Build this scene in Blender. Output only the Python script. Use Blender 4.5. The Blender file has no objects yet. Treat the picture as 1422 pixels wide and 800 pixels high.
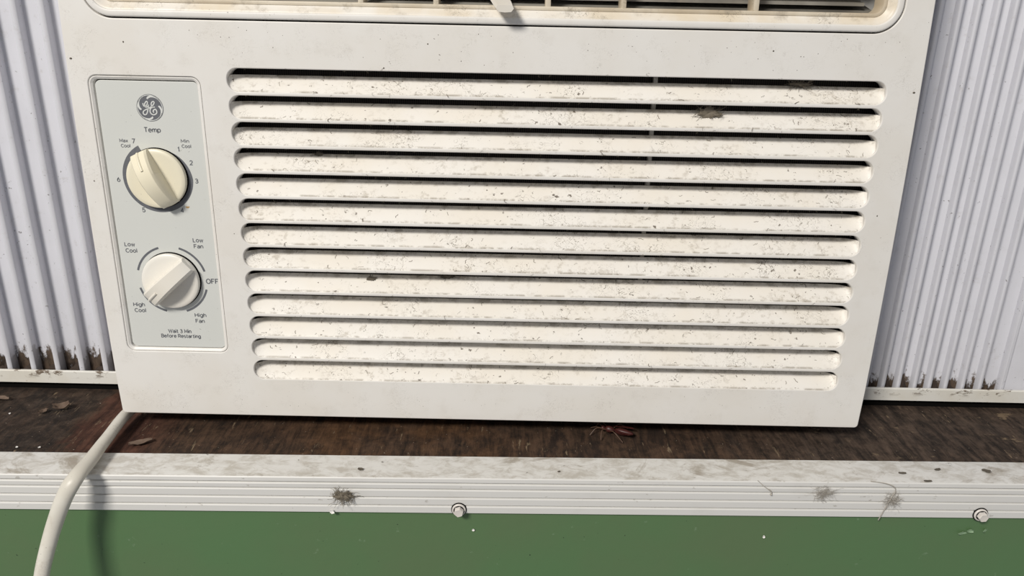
import bpy, bmesh, math, random
from mathutils import Vector, Matrix, noise as mnoise

random.seed(7)
scene = bpy.context.scene
COL = scene.collection
R = math.radians
MM = 0.001

# ------------------------------------------------------------------ camera
PITCH, ROLL = R(20.2), R(1.2)
fw = Vector((0, math.cos(PITCH), -math.sin(PITCH)))
r0 = Vector((1, 0, 0)); u0 = r0.cross(fw)
rt = math.cos(ROLL) * r0 + math.sin(ROLL) * u0
up = -math.sin(ROLL) * r0 + math.cos(ROLL) * u0
cam_d = bpy.data.cameras.new('camera')
cam_d.sensor_width = 36.0
cam_d.lens = 1067.0 / 1422.0 * 36.0
cam_d.clip_start = 0.01
cam = bpy.data.objects.new('camera', cam_d)
COL.objects.link(cam)
m = Matrix((rt, up, -fw)).transposed().to_4x4()
m.translation = Vector((0.01166, -0.41360, 0.25074))
cam.matrix_world = m
scene.camera = cam

# ------------------------------------------------------------------ world and lights
world = bpy.data.worlds.new('room_light'); scene.world = world
world.use_nodes = True
bg = world.node_tree.nodes['Background']
bg.inputs[0].default_value = (0.93, 0.95, 1.0, 1)
bg.inputs[1].default_value = 0.28

def area(name, loc, target, sx, sy, power, color):
    d = bpy.data.lights.new(name, 'AREA'); d.shape = 'RECTANGLE'
    d.size = sx; d.size_y = sy; d.energy = power; d.color = color
    o = bpy.data.objects.new(name, d); COL.objects.link(o)
    o.location = loc
    o.rotation_euler = (Vector(target) - Vector(loc)).to_track_quat('-Z', 'Y').to_euler()
    return o
area('ceiling_lamp', (-1.20, -1.95, 1.85), (0, 0, 0.10), 0.62, 0.45, 78.0, (1.0, 0.955, 0.88))

vs = scene.view_settings
vs.view_transform = 'Standard'; vs.look = 'None'; vs.gamma = 1.0
vs.use_curve_mapping = False; vs.exposure = 0.0

# ------------------------------------------------------------------ materials
class NT:
    """small helper round a node tree"""
    def __init__(s, name):
        s.mat = bpy.data.materials.new(name); s.mat.use_nodes = True
        s.t = s.mat.node_tree; s.b = s.t.nodes['Principled BSDF']
    def n(s, typ, **kw):
        x = s.t.nodes.new(typ)
        for k, v in kw.items(): setattr(x, k, v)
        return x
    def l(s, a, b): s.t.links.new(a, b)
    def coord(s, rand=False, scale=(1, 1, 1)):
        tc = s.n('ShaderNodeTexCoord'); out = tc.outputs['Object']
        if rand:
            oi = s.n('ShaderNodeObjectInfo'); v = s.n('ShaderNodeVectorMath', operation='MULTIPLY_ADD')
            cmb = s.n('ShaderNodeCombineXYZ')
            for k in range(3): s.l(oi.outputs['Random'], cmb.inputs[k])
            s.l(cmb.outputs[0], v.inputs[0]); v.inputs[1].default_value = (3.1, 7.7, 5.3); s.l(out, v.inputs[2]); out = v.outputs[0]
        if scale != (1, 1, 1):
            v = s.n('ShaderNodeVectorMath', operation='MULTIPLY'); s.l(out, v.inputs[0]); v.inputs[1].default_value = scale; out = v.outputs[0]
        return out
    def noise(s, vec, scale, detail=3, rough=0.55, dist=0.0):
        x = s.n('ShaderNodeTexNoise'); s.l(vec, x.inputs['Vector'])
        x.inputs['Scale'].default_value = scale; x.inputs['Detail'].default_value = detail
        x.inputs['Roughness'].default_value = rough; x.inputs['Distortion'].default_value = dist
        return x.outputs['Fac']
    def step(s, fac, lo, hi):
        x = s.n('ShaderNodeMapRange'); x.interpolation_type = 'SMOOTHSTEP'
        s.l(fac, x.inputs[0]); x.inputs[1].default_value = lo; x.inputs[2].default_value = hi
        return x.outputs[0]
    def math(s, op, a, b=None):
        x = s.n('ShaderNodeMath', operation=op); x.use_clamp = (op in ('ADD',))
        for i, q in enumerate((a, b)):
            if q is None: continue
            if isinstance(q, (int, float)): x.inputs[i].default_value = q
            else: s.l(q, x.inputs[i])
        return x.outputs[0]
    def mix(s, fac, a, b):
        x = s.n('ShaderNodeMix', data_type='RGBA')
        if isinstance(fac, (int, float)): x.inputs[0].default_value = fac
        else: s.l(fac, x.inputs[0])
        for i, q in ((6, a), (7, b)):
            if isinstance(q, tuple): x.inputs[i].default_value = (*q, 1)
            else: s.l(q, x.inputs[i])
        return x.outputs[2]
    def base(s, c):
        if isinstance(c, tuple): s.b.inputs['Base Color'].default_value = (*c, 1)
        else: s.l(c, s.b.inputs['Base Color'])
    def rough(s, r): s.b.inputs['Roughness'].default_value = r
    def spec(s, r): s.b.inputs['Specular IOR Level'].default_value = r
    def bump(s, h, strength, dist=0.0005):
        x = s.n('ShaderNodeBump'); x.inputs['Strength'].default_value = strength; x.inputs['Distance'].default_value = dist
        s.l(h, x.inputs['Height']); s.l(x.outputs[0], s.b.inputs['Normal'])

def lines(q, vec, scale, width, dist=1.2):
    """thin curly hair-like lines where the noise crosses one half"""
    n = q.noise(vec, scale, 2, 0.5, dist)
    d = q.math('ABSOLUTE', q.math('SUBTRACT', n, 0.5))
    return q.math('SUBTRACT', 1.0, q.step(d, width * 0.4, width))

def plastic(name, col, rough=0.42, specks=0.5, tint=None, tint_amt=0.5, hairs=0.0, grime=0.0, rand=False, spec=0.4, bump=0.06):
    q = NT(name); v = q.coord(rand)
    c = col
    if tint:
        c = q.mix(q.math('MULTIPLY', q.step(q.noise(v, 22, 4), 0.36, 0.68), tint_amt), c, tint)
    if grime > 0:
        g = q.math('MULTIPLY', q.step(q.noise(v, 95, 7, 0.68), 0.50, 0.72), grime)
        c = q.mix(g, c, (0.37, 0.32, 0.25))
    if hairs > 0:
        mask = q.step(q.noise(v, 48, 3), 0.50, 0.62)
        h = q.math('MULTIPLY', lines(q, v, 330, 0.022), mask)
        c = q.mix(q.math('MULTIPLY', h, hairs), c, (0.20, 0.17, 0.13))
    if specks > 0:
        s1 = q.step(q.noise(v, 620, 2, 0.5), 0.71, 0.75)
        m1 = q.step(q.noise(v, 60, 4), 0.44, 0.66)
        sp = q.math('MULTIPLY', q.math('MULTIPLY', s1, m1), specks)
        c = q.mix(sp, c, (0.10, 0.085, 0.07))
        s2 = q.math('MULTIPLY', q.step(q.noise(v, 240, 5, 0.7), 0.66, 0.74), 0.35 * specks)
        c = q.mix(s2, c, (0.42, 0.38, 0.32))
    q.base(c); q.rough(rough); q.spec(spec)
    if bump: q.bump(q.noise(v, 1600, 2), bump, 0.0002)
    return q.mat

M = {}
M['case'] = plastic('case_plastic', (0.765, 0.745, 0.715), 0.40, 0.9, (0.72, 0.685, 0.63), 0.6, 0.16, 0.10)
q = NT('slat_plastic'); v = q.coord(True)
c = q.mix(q.math('MULTIPLY', q.step(q.noise(v, 22, 4), 0.36, 0.68), 0.55), (0.82, 0.79, 0.745), (0.79, 0.735, 0.645))
zs_ = q.n('ShaderNodeTexCoord'); zsp = q.n('ShaderNodeSeparateXYZ'); q.l(zs_.outputs['Object'], zsp.inputs[0])
blot = q.noise(v, 30, 4, 0.6)
g = q.math('MULTIPLY', q.step(q.noise(v, 260, 6, 0.68), 0.50, 0.66), q.step(blot, 0.42, 0.66))
c = q.mix(q.math('MULTIPLY', g, 0.55), c, (0.40, 0.35, 0.28))
h = q.math('MULTIPLY', lines(q, v, 260, 0.016), q.step(q.noise(v, 40, 3), 0.50, 0.64))
c = q.mix(q.math('MULTIPLY', h, 0.8), c, (0.22, 0.19, 0.15))
sp = q.math('MULTIPLY', q.step(q.noise(v, 330, 4, 0.6), 0.64, 0.68), q.step(q.noise(v, 52, 4), 0.42, 0.58))
c = q.mix(q.math('MULTIPLY', sp, 0.9), c, (0.13, 0.105, 0.08))
edge = q.math('SUBTRACT', 1.0, q.step(zsp.outputs['Z'], 0.0003, 0.0013))
c = q.mix(q.math('MULTIPLY', q.math('MULTIPLY', edge, q.step(q.noise(v, 150, 6, 0.7), 0.42, 0.60)), 0.65), c, (0.26, 0.22, 0.17))
top = q.step(zsp.outputs['Z'], 0.0055, 0.0082)
c = q.mix(q.math('MULTIPLY', q.math('MULTIPLY', top, q.step(q.noise(v, 110, 6, 0.7), 0.46, 0.62)), 0.6), c, (0.30, 0.26, 0.20))
q.base(c); q.rough(0.45); q.spec(0.4); q.bump(q.noise(v, 1600, 2), 0.06, 0.0002); M['slat'] = q.mat
M['bezel'] = plastic('bezel_plastic', (0.80, 0.765, 0.71), 0.40, 0.8, (0.70, 0.60, 0.45), 0.9, 0.5, 0.6)
M['grille'] = plastic('grille_plastic', (0.74, 0.67, 0.55), 0.45, 1.0, (0.50, 0.41, 0.29), 0.9, 0.5, 0.8)
M['duct'] = plastic('duct_plastic', (0.34, 0.325, 0.29), 0.40, 0.5, (0.10, 0.09, 0.075), 0.8, 0.0, 0.3)
M['louver'] = plastic('louver_plastic', (0.40, 0.385, 0.35), 0.30, 0.6, (0.13, 0.12, 0.10), 0.8, 0.0, 0.3)
M['plate'] = plastic('plate_plastic', (0.63, 0.64, 0.615), 0.36, 0.35, (0.62, 0.63, 0.60), 0.6)
M['knob_cream'] = plastic('knob_cream', (0.80, 0.75, 0.60), 0.36, 0.35, (0.74, 0.67, 0.50), 0.5, bump=0.03)
M['knob_white'] = plastic('knob_white', (0.80, 0.775, 0.72), 0.36, 0.3, (0.76, 0.70, 0.60), 0.5, bump=0.03)
M['lever'] = plastic('lever_plastic', (0.72, 0.69, 0.64), 0.42, 0.6, (0.60, 0.55, 0.46), 0.6)
M['cabinet'] = plastic('cabinet_metal', (0.50, 0.49, 0.47), 0.5, 0.5)
M['tab'] = plastic('tab_plastic', (0.42, 0.42, 0.40), 0.5, 0.3)
M['cord'] = plastic('cord_vinyl', (0.70, 0.675, 0.61), 0.38, 0.8, (0.60, 0.565, 0.49), 0.7, 0.2, 0.25)
M['bolt'] = plastic('bolt_metal', (0.74, 0.70, 0.66), 0.35, 0.5, (0.60, 0.55, 0.50), 0.6)
M['black'] = plastic('matte_black', (0.006, 0.0055, 0.005), 0.95, 0, spec=0.05, bump=0.3)  # plain matte black; also colours the shade pieces under rails and bolt parts

def flat(name, col, rough=0.5):
    q = NT(name); v = q.coord()
    c = q.mix(q.step(q.noise(v, 500, 3), 0.35, 0.7), col, tuple(min(1, x * 1.12 + 0.006) for x in col))
    q.base(c); q.rough(rough); return q.mat
M['ink'] = flat('printed_grey_ink', (0.115, 0.12, 0.135))
M['silver'] = flat('printed_silver_ink', (0.62, 0.63, 0.61))
M['lint'] = flat('grey_lint', (0.17, 0.145, 0.11), 0.95)
M['lint_dark'] = flat('dark_lint', (0.10, 0.085, 0.065), 0.95)
M['web'] = flat('cobweb_lint', (0.38, 0.35, 0.31), 0.95)
M['leaf'] = flat('dry_leaf', (0.14, 0.095, 0.068), 0.85)
M['flake'] = flat('brown_flake', (0.032, 0.020, 0.014), 0.9)
M['chip'] = flat('white_chip', (0.82, 0.80, 0.77), 0.6)
M['wasp'] = flat('red_brown_chitin', (0.055, 0.012, 0.010), 0.45)
M['wasp_leg'] = flat('leg_chitin', (0.10, 0.055, 0.035), 0.5)

# dark air filter seen through the gaps: fine vertical fins
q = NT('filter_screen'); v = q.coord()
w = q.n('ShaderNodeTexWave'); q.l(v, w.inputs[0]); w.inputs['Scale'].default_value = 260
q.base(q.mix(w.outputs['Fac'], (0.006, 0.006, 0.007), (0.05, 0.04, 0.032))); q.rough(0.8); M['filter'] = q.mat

# vinyl of the side curtains, with brown dirt creeping up from the rail
def vinyl(name, col, dirt_top):
    q = NT(name); v = q.coord(True)
    c = q.mix(q.math('MULTIPLY', q.step(q.noise(v, 30, 3), 0.4, 0.7), 0.35), col, tuple(x * 0.88 for x in col))
    s1 = q.step(q.noise(v, 420, 3, 0.6), 0.665, 0.70); m1 = q.step(q.noise(v, 45, 4), 0.46, 0.62)
    c = q.mix(q.math('MULTIPLY', q.math('MULTIPLY', s1, m1), 0.8), c, (0.10, 0.09, 0.085))
    g = q.math('MULTIPLY', q.step(q.noise(v, 120, 6, 0.7), 0.58, 0.74), 0.30); c = q.mix(g, c, (0.33, 0.30, 0.27))
    tc = q.n('ShaderNodeTexCoord'); sep = q.n('ShaderNodeSeparateXYZ'); q.l(tc.outputs['Object'], sep.inputs[0])
    n = q.noise(q.coord(True, (1, 1, 0.5)), 170, 6, 0.65)
    hgt = q.math('SUBTRACT', sep.outputs['Z'], q.math('MULTIPLY', q.math('SUBTRACT', n, 0.42), 0.055))
    d = q.math('MULTIPLY', q.math('SUBTRACT', 1.0, q.step(hgt, dirt_top - 0.006, dirt_top)), q.step(sep.outputs['X'], 0.0030, 0.0046))
    c = q.mix(d, c, q.mix(q.step(n, 0.4, 0.62), (0.026, 0.018, 0.013), (0.10, 0.070, 0.050)))
    q.base(c); q.rough(0.45); q.bump(q.noise(v, 700, 3), 0.06, 0.0003)
    return q.mat
M['vinyl'] = vinyl('curtain_vinyl', (0.64, 0.642, 0.69), 0.017)
M['vinyl_r'] = vinyl('curtain_vinyl_clean', (0.64, 0.642, 0.69), 0.009)

M['vinyl_end'] = vinyl('end_panel_vinyl', (0.64, 0.642, 0.69), -0.030)

# rail of the curtains
q = NT('rail_vinyl'); v = q.coord()
c = q.mix(q.math('MULTIPLY', q.step(q.noise(v, 35, 4), 0.4, 0.7), 0.6), (0.76, 0.745, 0.70), (0.66, 0.615, 0.52))
tc = q.n('ShaderNodeTexCoord'); sep = q.n('ShaderNodeSeparateXYZ'); q.l(tc.outputs['Object'], sep.inputs[0])
edge = q.step(sep.outputs['Z'], 0.0035, 0.0085)
c = q.mix(q.math('MULTIPLY', q.step(q.noise(q.coord(False, (0.55, 1, 1)), 170, 5, 0.65), 0.53, 0.59), edge), c, (0.17, 0.13, 0.095))
c = q.mix(q.math('MULTIPLY', q.step(q.noise(v, 330, 4, 0.6), 0.64, 0.72), 0.5), c, (0.40, 0.35, 0.28))
q.base(c); q.rough(0.45); M['rail'] = q.mat

# weathered wood ledge, grain running away from the viewer
q = NT('ledge_wood')
warp = q.noise(q.coord(), 22, 4, 0.6)
g1 = q.noise(q.coord(False, (1, 0.13, 1)), 240, 8, 0.74, 0.5)
g2 = q.noise(q.coord(False, (1, 0.40, 1)), 60, 6, 0.68, 0.8)
g3 = q.noise(q.coord(), 95, 8, 0.75, 0.3)
fig = q.math('ADD', q.math('MULTIPLY', g1, 0.55), q.math('MULTIPLY', g3, 0.45))
c = q.mix(q.step(fig, 0.36, 0.66), (0.014, 0.010, 0.008), (0.092, 0.054, 0.034))
c = q.mix(q.math('MULTIPLY', q.step(g2, 0.50, 0.66), 0.65), c, (0.015, 0.011, 0.010))
tcx = q.n('ShaderNodeTexCoord'); sx = q.n('ShaderNodeSeparateXYZ'); q.l(tcx.outputs['Object'], sx.inputs[0])
wob = q.math('ADD', q.math('ADD', sx.outputs['X'], 0.5), q.math('MULTIPLY', q.math('SUBTRACT', g2, 0.5), 0.05))
dark = q.math('SUBTRACT', 1.0, q.step(wob, 0.222, 0.238))      # soot-black board end
c = q.mix(q.math('MULTIPLY', dark, 0.55), c, q.mix(q.step(g3, 0.40, 0.68), (0.014, 0.012, 0.011), (0.060, 0.048, 0.040)))
red = q.math('MULTIPLY', q.step(wob, 0.228, 0.238), q.math('SUBTRACT', 1.0, q.step(wob, 0.27, 0.30)))
c = q.mix(q.math('MULTIPLY', red, 0.72), c, q.mix(q.step(fig, 0.34, 0.68), (0.030, 0.012, 0.008), (0.110, 0.046, 0.032)))
orange = q.math('MULTIPLY', q.step(wob, 0.33, 0.40), q.math('SUBTRACT', 1.0, q.step(wob, 0.46, 0.52)))
c = q.mix(q.math('MULTIPLY', q.math('MULTIPLY', orange, q.step(warp, 0.38, 0.6)), 0.7), c, q.mix(q.step(fig, 0.34, 0.68), (0.028, 0.014, 0.007), (0.14, 0.070, 0.032)))
grey = q.step(wob, 0.60, 0.70)
c = q.mix(q.math('MULTIPLY', grey, 0.6), c, q.mix(q.step(fig, 0.38, 0.64), (0.018, 0.014, 0.012), (0.112, 0.084, 0.066)))
split = q.noise(q.coord(False, (1, 0.16, 1)), 330, 4, 0.65)
c = q.mix(q.math('MULTIPLY', q.math('MULTIPLY', q.step(split, 0.60, 0.66), q.step(q.noise(q.coord(), 36, 3), 0.47, 0.6)), 0.8), c, (0.21, 0.155, 0.10))
c = q.mix(q.math('MULTIPLY', q.math('MULTIPLY', grey, q.step(q.noise(q.coord(False, (0.6, 1, 1)), 45, 6, 0.7), 0.60, 0.66)), 0.7), c, (0.24, 0.175, 0.11))
c = q.mix(q.step(q.noise(q.coord(), 520, 2), 0.735, 0.755), c, (0.36, 0.30, 0.24))
q.base(c); q.rough(0.82); q.spec(0.2); q.bump(fig, 0.8, 0.0014); M['wood'] = q.mat

# dirty top flange of the angle trim and its painted front
def trim_mat(name, dirt):
    q = NT(name); v = q.coord(False, (0.6, 1, 1))
    c = (0.64, 0.635, 0.625)
    if dirt:
        # the exposed upper face holds grime: use the facing-up flange only
        geo = q.n('ShaderNodeNewGeometry'); sp = q.n('ShaderNodeSeparateXYZ'); q.l(geo.outputs['Normal'], sp.inputs[0])
        ps = q.n('ShaderNodeTexCoord'); pz = q.n('ShaderNodeSeparateXYZ'); q.l(ps.outputs['Object'], pz.inputs[0])
        upf = q.math('MULTIPLY', q.step(sp.outputs['Z'], 0.75, 0.95), q.step(pz.outputs['Z'], -0.001, 0.0006))
        a = q.math('MULTIPLY', q.step(q.noise(v, 150, 8, 0.72, 0.5), 0.40, 0.66), upf)
        c = q.mix(q.math('MULTIPLY', a, 0.72), (0.70, 0.69, 0.665), (0.42, 0.385, 0.33))
        b = q.math('MULTIPLY', q.step(q.noise(v, 34, 6, 0.7, 0.8), 0.555, 0.66), upf)
        c = q.mix(q.math('MULTIPLY', b, 0.75), c, (0.27, 0.225, 0.17))
        d = q.math('MULTIPLY', q.step(q.noise(v, 190, 5, 0.7), 0.665, 0.71), upf)
        c = q.mix(q.math('MULTIPLY', d, 0.85), c, (0.10, 0.085, 0.07))
    c = q.mix(q.math('MULTIPLY', q.step(q.noise(v, 300, 4, 0.6), 0.67, 0.73), 0.5), c, (0.30, 0.27, 0.23))
    c = q.mix(q.math('MULTIPLY', q.step(q.noise(v, 50, 5, 0.6), 0.5, 0.75), 0.25), c, (0.55, 0.53, 0.49))
    q.base(c); q.rough(0.42); q.bump(q.noise(v, 260, 4), 0.10, 0.0004); return q.mat
M['trim'] = trim_mat('trim_aluminium', True)

# green painted wall
q = NT('green_paint'); v = q.coord()
c = q.mix(q.step(q.noise(v, 9, 4), 0.35, 0.68), (0.092, 0.182, 0.075), (0.105, 0.168, 0.076))
c = q.mix(q.step(q.noise(v, 420, 2), 0.765, 0.78), c, (0.02, 0.03, 0.018))
c = q.mix(q.math('MULTIPLY', q.step(q.noise(v, 130, 5, 0.6), 0.68, 0.74), 0.4), c, (0.24, 0.33, 0.22))
q.base(c); q.rough(0.5); q.bump(q.noise(v, 120, 5, 0.6), 0.16, 0.0009); M['green'] = q.mat

# ------------------------------------------------------------------ mesh helpers
def link(name, me, mat=None, parent=None, loc=(0, 0, 0), rot=(0, 0, 0)):
    o = bpy.data.objects.new(name, me); COL.objects.link(o)
    if mat and me and not me.materials: me.materials.append(M[mat])
    o.location = loc; o.rotation_euler = rot
    if parent: o.parent = parent
    return o
def tag(o, label=None, cat=None, group=None, kind=None):
    if label: o['label'] = label
    if cat: o['category'] = cat
    if group: o['group'] = group
    if kind: o['kind'] = kind
    return o
def empty(name, loc=(0, 0, 0), rot=(0, 0, 0)):
    o = bpy.data.objects.new(name, None); COL.objects.link(o)
    o.empty_display_size = 0.02; o.location = loc; o.rotation_euler = rot
    return o
def from_bm(bm, name, smooth=None):
    bmesh.ops.recalc_face_normals(bm, faces=bm.faces)
    me = bpy.data.meshes.new(name); bm.to_mesh(me); bm.free()
    if smooth is not None:
        for p in me.polygons: p.use_smooth = True
        me.set_sharp_from_angle(angle=R(smooth))
    return me
def box_bm(x0, x1, y0, y1, z0, z1, bev=0.0, seg=2, bm=None):
    b = bm or bmesh.new()
    vsx = [b.verts.new((x, y, z)) for x in (x0, x1) for y in (y0, y1) for z in (z0, z1)]
    fs = [(0, 1, 3, 2), (4, 6, 7, 5), (0, 4, 5, 1), (2, 3, 7, 6), (0, 2, 6, 4), (1, 5, 7, 3)]
    nf = [b.faces.new([vsx[i] for i in f]) for f in fs]
    if bev:
        es = list({e for f in nf for e in f.edges})
        bmesh.ops.bevel(b, geom=es, offset=bev, segments=seg, affect='EDGES', profile=0.5)
    return b
def box(name, dims, bev=0.0, smooth=40):
    return from_bm(box_bm(*dims, bev=bev), name, smooth)
def extrude_profile(prof, a0, a1, axis='x', name='profile', smooth=35):
    """closed 2-D profile swept along one axis; profile (y,z) for x, (x,y) for z"""
    bm = bmesh.new(); n = len(prof)
    def P(p, a): return (a, p[0], p[1]) if axis == 'x' else (p[0], p[1], a)
    A = [bm.verts.new(P(p, a0)) for p in prof]; B = [bm.verts.new(P(p, a1)) for p in prof]
    for i in range(n): bm.faces.new((A[i], A[(i + 1) % n], B[(i + 1) % n], B[i]))
    bm.faces.new(A); bm.faces.new(B[::-1])
    return from_bm(bm, name, smooth)
def rrect(x0, x1, z0, z1, r, n=8):
    r = max(r, 1e-5); pts = []
    for cx, cz, a0 in ((x1 - r, z1 - r, 0), (x0 + r, z1 - r, 90), (x0 + r, z0 + r, 180), (x1 - r, z0 + r, 270)):
        for k in range(n + 1):
            a = R(a0 + 90 * k / n); pts.append((cx + r * math.cos(a), cz + r * math.sin(a)))
    return pts
def plate(name, loops, y0, y1, bev, smooth=40):
    """flat plate with holes from closed loops (x,z); front at y0, back at y1, rounded edges"""
    cu = bpy.data.curves.new(name, 'CURVE'); cu.dimensions = '2D'; cu.fill_mode = 'BOTH'
    for lp in loops:
        sp = cu.splines.new('POLY'); sp.points.add(len(lp) - 1); sp.use_cyclic_u = True
        for p, (x, z) in zip(sp.points, lp): p.co = (x, z, 0, 1)
    cu.extrude = (y1 - y0 - 2 * bev) / 2; cu.bevel_depth = bev; cu.bevel_resolution = 2; cu.offset = -bev
    ob = bpy.data.objects.new(name, cu); COL.objects.link(ob)
    dg = bpy.context.evaluated_depsgraph_get()
    me = bpy.data.meshes.new_from_object(ob.evaluated_get(dg)); me.name = name
    bpy.data.objects.remove(ob); bpy.data.curves.remove(cu)
    yc = (y0 + y1) / 2
    for vt in me.vertices:
        x, z, w_ = vt.co; vt.co = (x, yc - w_, z)
    for p in me.polygons: p.use_smooth = True
    me.set_sharp_from_angle(angle=R(smooth))
    return me
def loft(name, x0, x1, z0, z1, r, prof, n=10, smooth=50):
    """rounded-rectangle ring swept through (inset, y) steps"""
    bm = bmesh.new(); rings = []
    for ins, y in prof:
        rings.append([bm.verts.new((x, y, z)) for x, z in rrect(x0 + ins, x1 - ins, z0 + ins, z1 - ins, max(r - ins, 0.0012), n)])
    k = len(rings[0])
    for A, B in zip(rings, rings[1:]):
        for i in range(k): bm.faces.new((A[i], A[(i + 1) % k], B[(i + 1) % k], B[i]))
    me = bpy.data.meshes.new(name); bm.to_mesh(me); bm.free()
    for p in me.polygons: p.use_smooth = True
    me.set_sharp_from_angle(angle=R(smooth))
    return me
def tube_bm(bm, pts, rad, sides=6):
    pts = [Vector(p) for p in pts]; rings = []
    for i, p in enumerate(pts):
        t = (pts[min(i + 1, len(pts) - 1)] - pts[max(i - 1, 0)]).normalized()
        s = t.cross(Vector((0.31, 0.2, 0.93))).normalized(); u = s.cross(t)
        rr = rad[i] if isinstance(rad, (list, tuple)) else rad
        rings.append([bm.verts.new(p + rr * (math.cos(2 * math.pi * k / sides) * s + math.sin(2 * math.pi * k / sides) * u)) for k in range(sides)])
    for A, B in zip(rings, rings[1:]):
        for k in range(sides): bm.faces.new((A[k], A[(k + 1) % sides], B[(k + 1) % sides], B[k]))
    bm.faces.new(rings[0][::-1]); bm.faces.new(rings[-1])
def catmull(P, n):
    P = [Vector(p) for p in P]; P = [P[0] * 2 - P[1]] + P + [P[-1] * 2 - P[-2]]; out = []
    for i in range(1, len(P) - 2):
        a, b, c, d = P[i - 1:i + 3]
        for k in range(n):
            t = k / n
            out.append(0.5 * ((2 * b) + (c - a) * t + (2 * a - 5 * b + 4 * c - d) * t * t + (3 * b - a - 3 * c + d) * t ** 3))
    out.append(P[-2]); return out
def ribbon(name, pts, widths, y, thick, n=5):
    """printed stroke: flat ribbon in the x-z plane"""
    q3 = [Vector((p[0], p[1], w_)) for p, w_ in zip(pts, widths)]
    q3 = catmull(q3, n); bm = bmesh.new(); L = []; Rr = []
    for i, p in enumerate(q3):
        a = q3[max(i - 1, 0)]; b = q3[min(i + 1, len(q3) - 1)]
        t = Vector((b.x - a.x, b.y - a.y)); t.normalize(); s = Vector((-t.y, t.x)) * max(p.z, 0.00002) / 2
        L.append(bm.verts.new((p.x + s.x, y, p.y + s.y))); Rr.append(bm.verts.new((p.x - s.x, y, p.y - s.y)))
    fs = [bm.faces.new((L[i], L[i + 1], Rr[i + 1], Rr[i])) for i in range(len(L) - 1)]
    r = bmesh.ops.extrude_face_region(bm, geom=fs)
    for vt in [g for g in r['geom'] if isinstance(g, bmesh.types.BMVert)]: vt.co.y -= thick
    return from_bm(bm, name)
def lathe(name, prof, segs=48, smooth=40):
    """profile (r, y) turned about the y axis"""
    bm = bmesh.new(); rings = []
    for r, y in prof:
        rings.append([bm.verts.new((r * math.cos(2 * math.pi * k / segs), y, r * math.sin(2 * math.pi * k / segs))) for k in range(segs)])
    for A, B in zip(rings, rings[1:]):
        for k in range(segs): bm.faces.new((A[k], A[(k + 1) % segs], B[(k + 1) % segs], B[k]))
    bm.faces.new(rings[0]); bm.faces.new(rings[-1])
    return from_bm(bm, name, smooth)

# ------------------------------------------------------------------ the ledge, trim and wall (turned a little against the unit)
YAW = R(1.08); LO = (0.0139, 0, 0)
XL, XR = -1.30, 1.30
wall = link('wall_front', box('wall', (XL, XR, -0.0435, 0.22, -0.45, -0.019)), 'green', None, LO, (0, 0, YAW))
tag(wall, 'green painted wall below the white ribbed trim', kind='structure')
# wooden ledge: boards laid side by side towards the viewer, tight joints
ledge = link('window_ledge', box('window_ledge', (XL, XR, -0.0430, 0.22, -0.0188, 0.0), 0.0006), 'wood', None, LO, (0, 0, YAW))
tag(ledge, 'dark weathered wooden window ledge under the air conditioner', kind='structure')

# angle trim: top flange, nosing and four reeded bands
yb, yf = -0.0233, -0.0450
prof = [(yb, 0.0002), (yb, 0.0010), (yb - 0.0003, 0.0012), (yf + 0.0006, 0.0012), (yf - 0.0002, 0.0010), (yf - 0.0006, 0.0004), (yf - 0.0006, -0.0018), (yf - 0.0003, -0.0021)]
zs = [-0.0024, -0.0063, -0.0118, -0.0172, -0.0226]
for a, b in zip(zs, zs[1:]):
    prof += [(yf + 0.0008, a), (yf + 0.0008, a - 0.0005), (yf - 0.0003, a - 0.0007), (yf - 0.0006, a - 0.0012), (yf - 0.0004, b + 0.0003), (yf + 0.0000, b + 0.00005)]
prof += [(yf + 0.0013, -0.0226), (yf + 0.0013, 0.0002)]
trim = link('trim_1', extrude_profile(prof, XL, XR, 'x', 'trim', 25), 'trim', None, LO, (0, 0, YAW))
tag(trim, 'white ribbed metal edge trim along the ledge', kind='structure')

def on_trim(x, y, z):
    v_ = Matrix.Rotation(YAW, 3, 'Z') @ Vector((x - LO[0], y, z)); return (v_.x + LO[0], v_.y, v_.z)

# ------------------------------------------------------------------ air conditioner
AC = empty('air_conditioner', (0, 0, 0.012), (R(-1.76), 0, 0))
tag(AC, 'dirty white window air conditioner with two knobs and horizontal louvers', 'air conditioner')
W = 0.2250
def bowed(x_in, r=0.0022):
    pts = []
    top = 0.314
    def side(z): return x_in + 0.0016 * (1 - ((z - 0.125) / 0.14) ** 2 if abs(z - 0.125) < 0.14 else 0)
    zz = [0.004 + (top - 0.012) * k / 14 for k in range(15)]
    right = [(side(z), z) for z in zz]
    c = []
    for k in range(5):
        a = R(-90 + 90 * k / 4); c.append((x_in - r + r * math.cos(a), r + r * math.sin(a)))
    t = []
    for k in range(5):
        a = R(90 * k / 4); t.append((x_in - 0.008 + 0.008 * math.cos(a), top - 0.008 + 0.008 * math.sin(a)))
    half = c + right[1:-1] + t
    return half + [(-x, z) for x, z in reversed(half)]
outline = bowed(W)
S_X0, S_X1, S_TOP, S_H, S_P = -0.1420, 0.2082, 0.2048, 0.0121, 0.0140
CT = (-0.2162, -0.1563, 0.0413, 0.1999)       # control recess
GR = (-0.2132, 0.2105, 0.2286, 0.3020)        # outlet grille opening
PLT = 0.0085
loops = [outline, rrect(*CT, 0.0048), rrect(*GR, 0.0145, 12)]
for k in range(13):
    zt = S_TOP - S_P * k; loops.append(rrect(S_X0, S_X1, zt - S_H, zt, S_H * 0.47, 8))
link('front_panel', plate('front_panel', loops, 0.0, PLT, 0.0005), 'case', AC)
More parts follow.
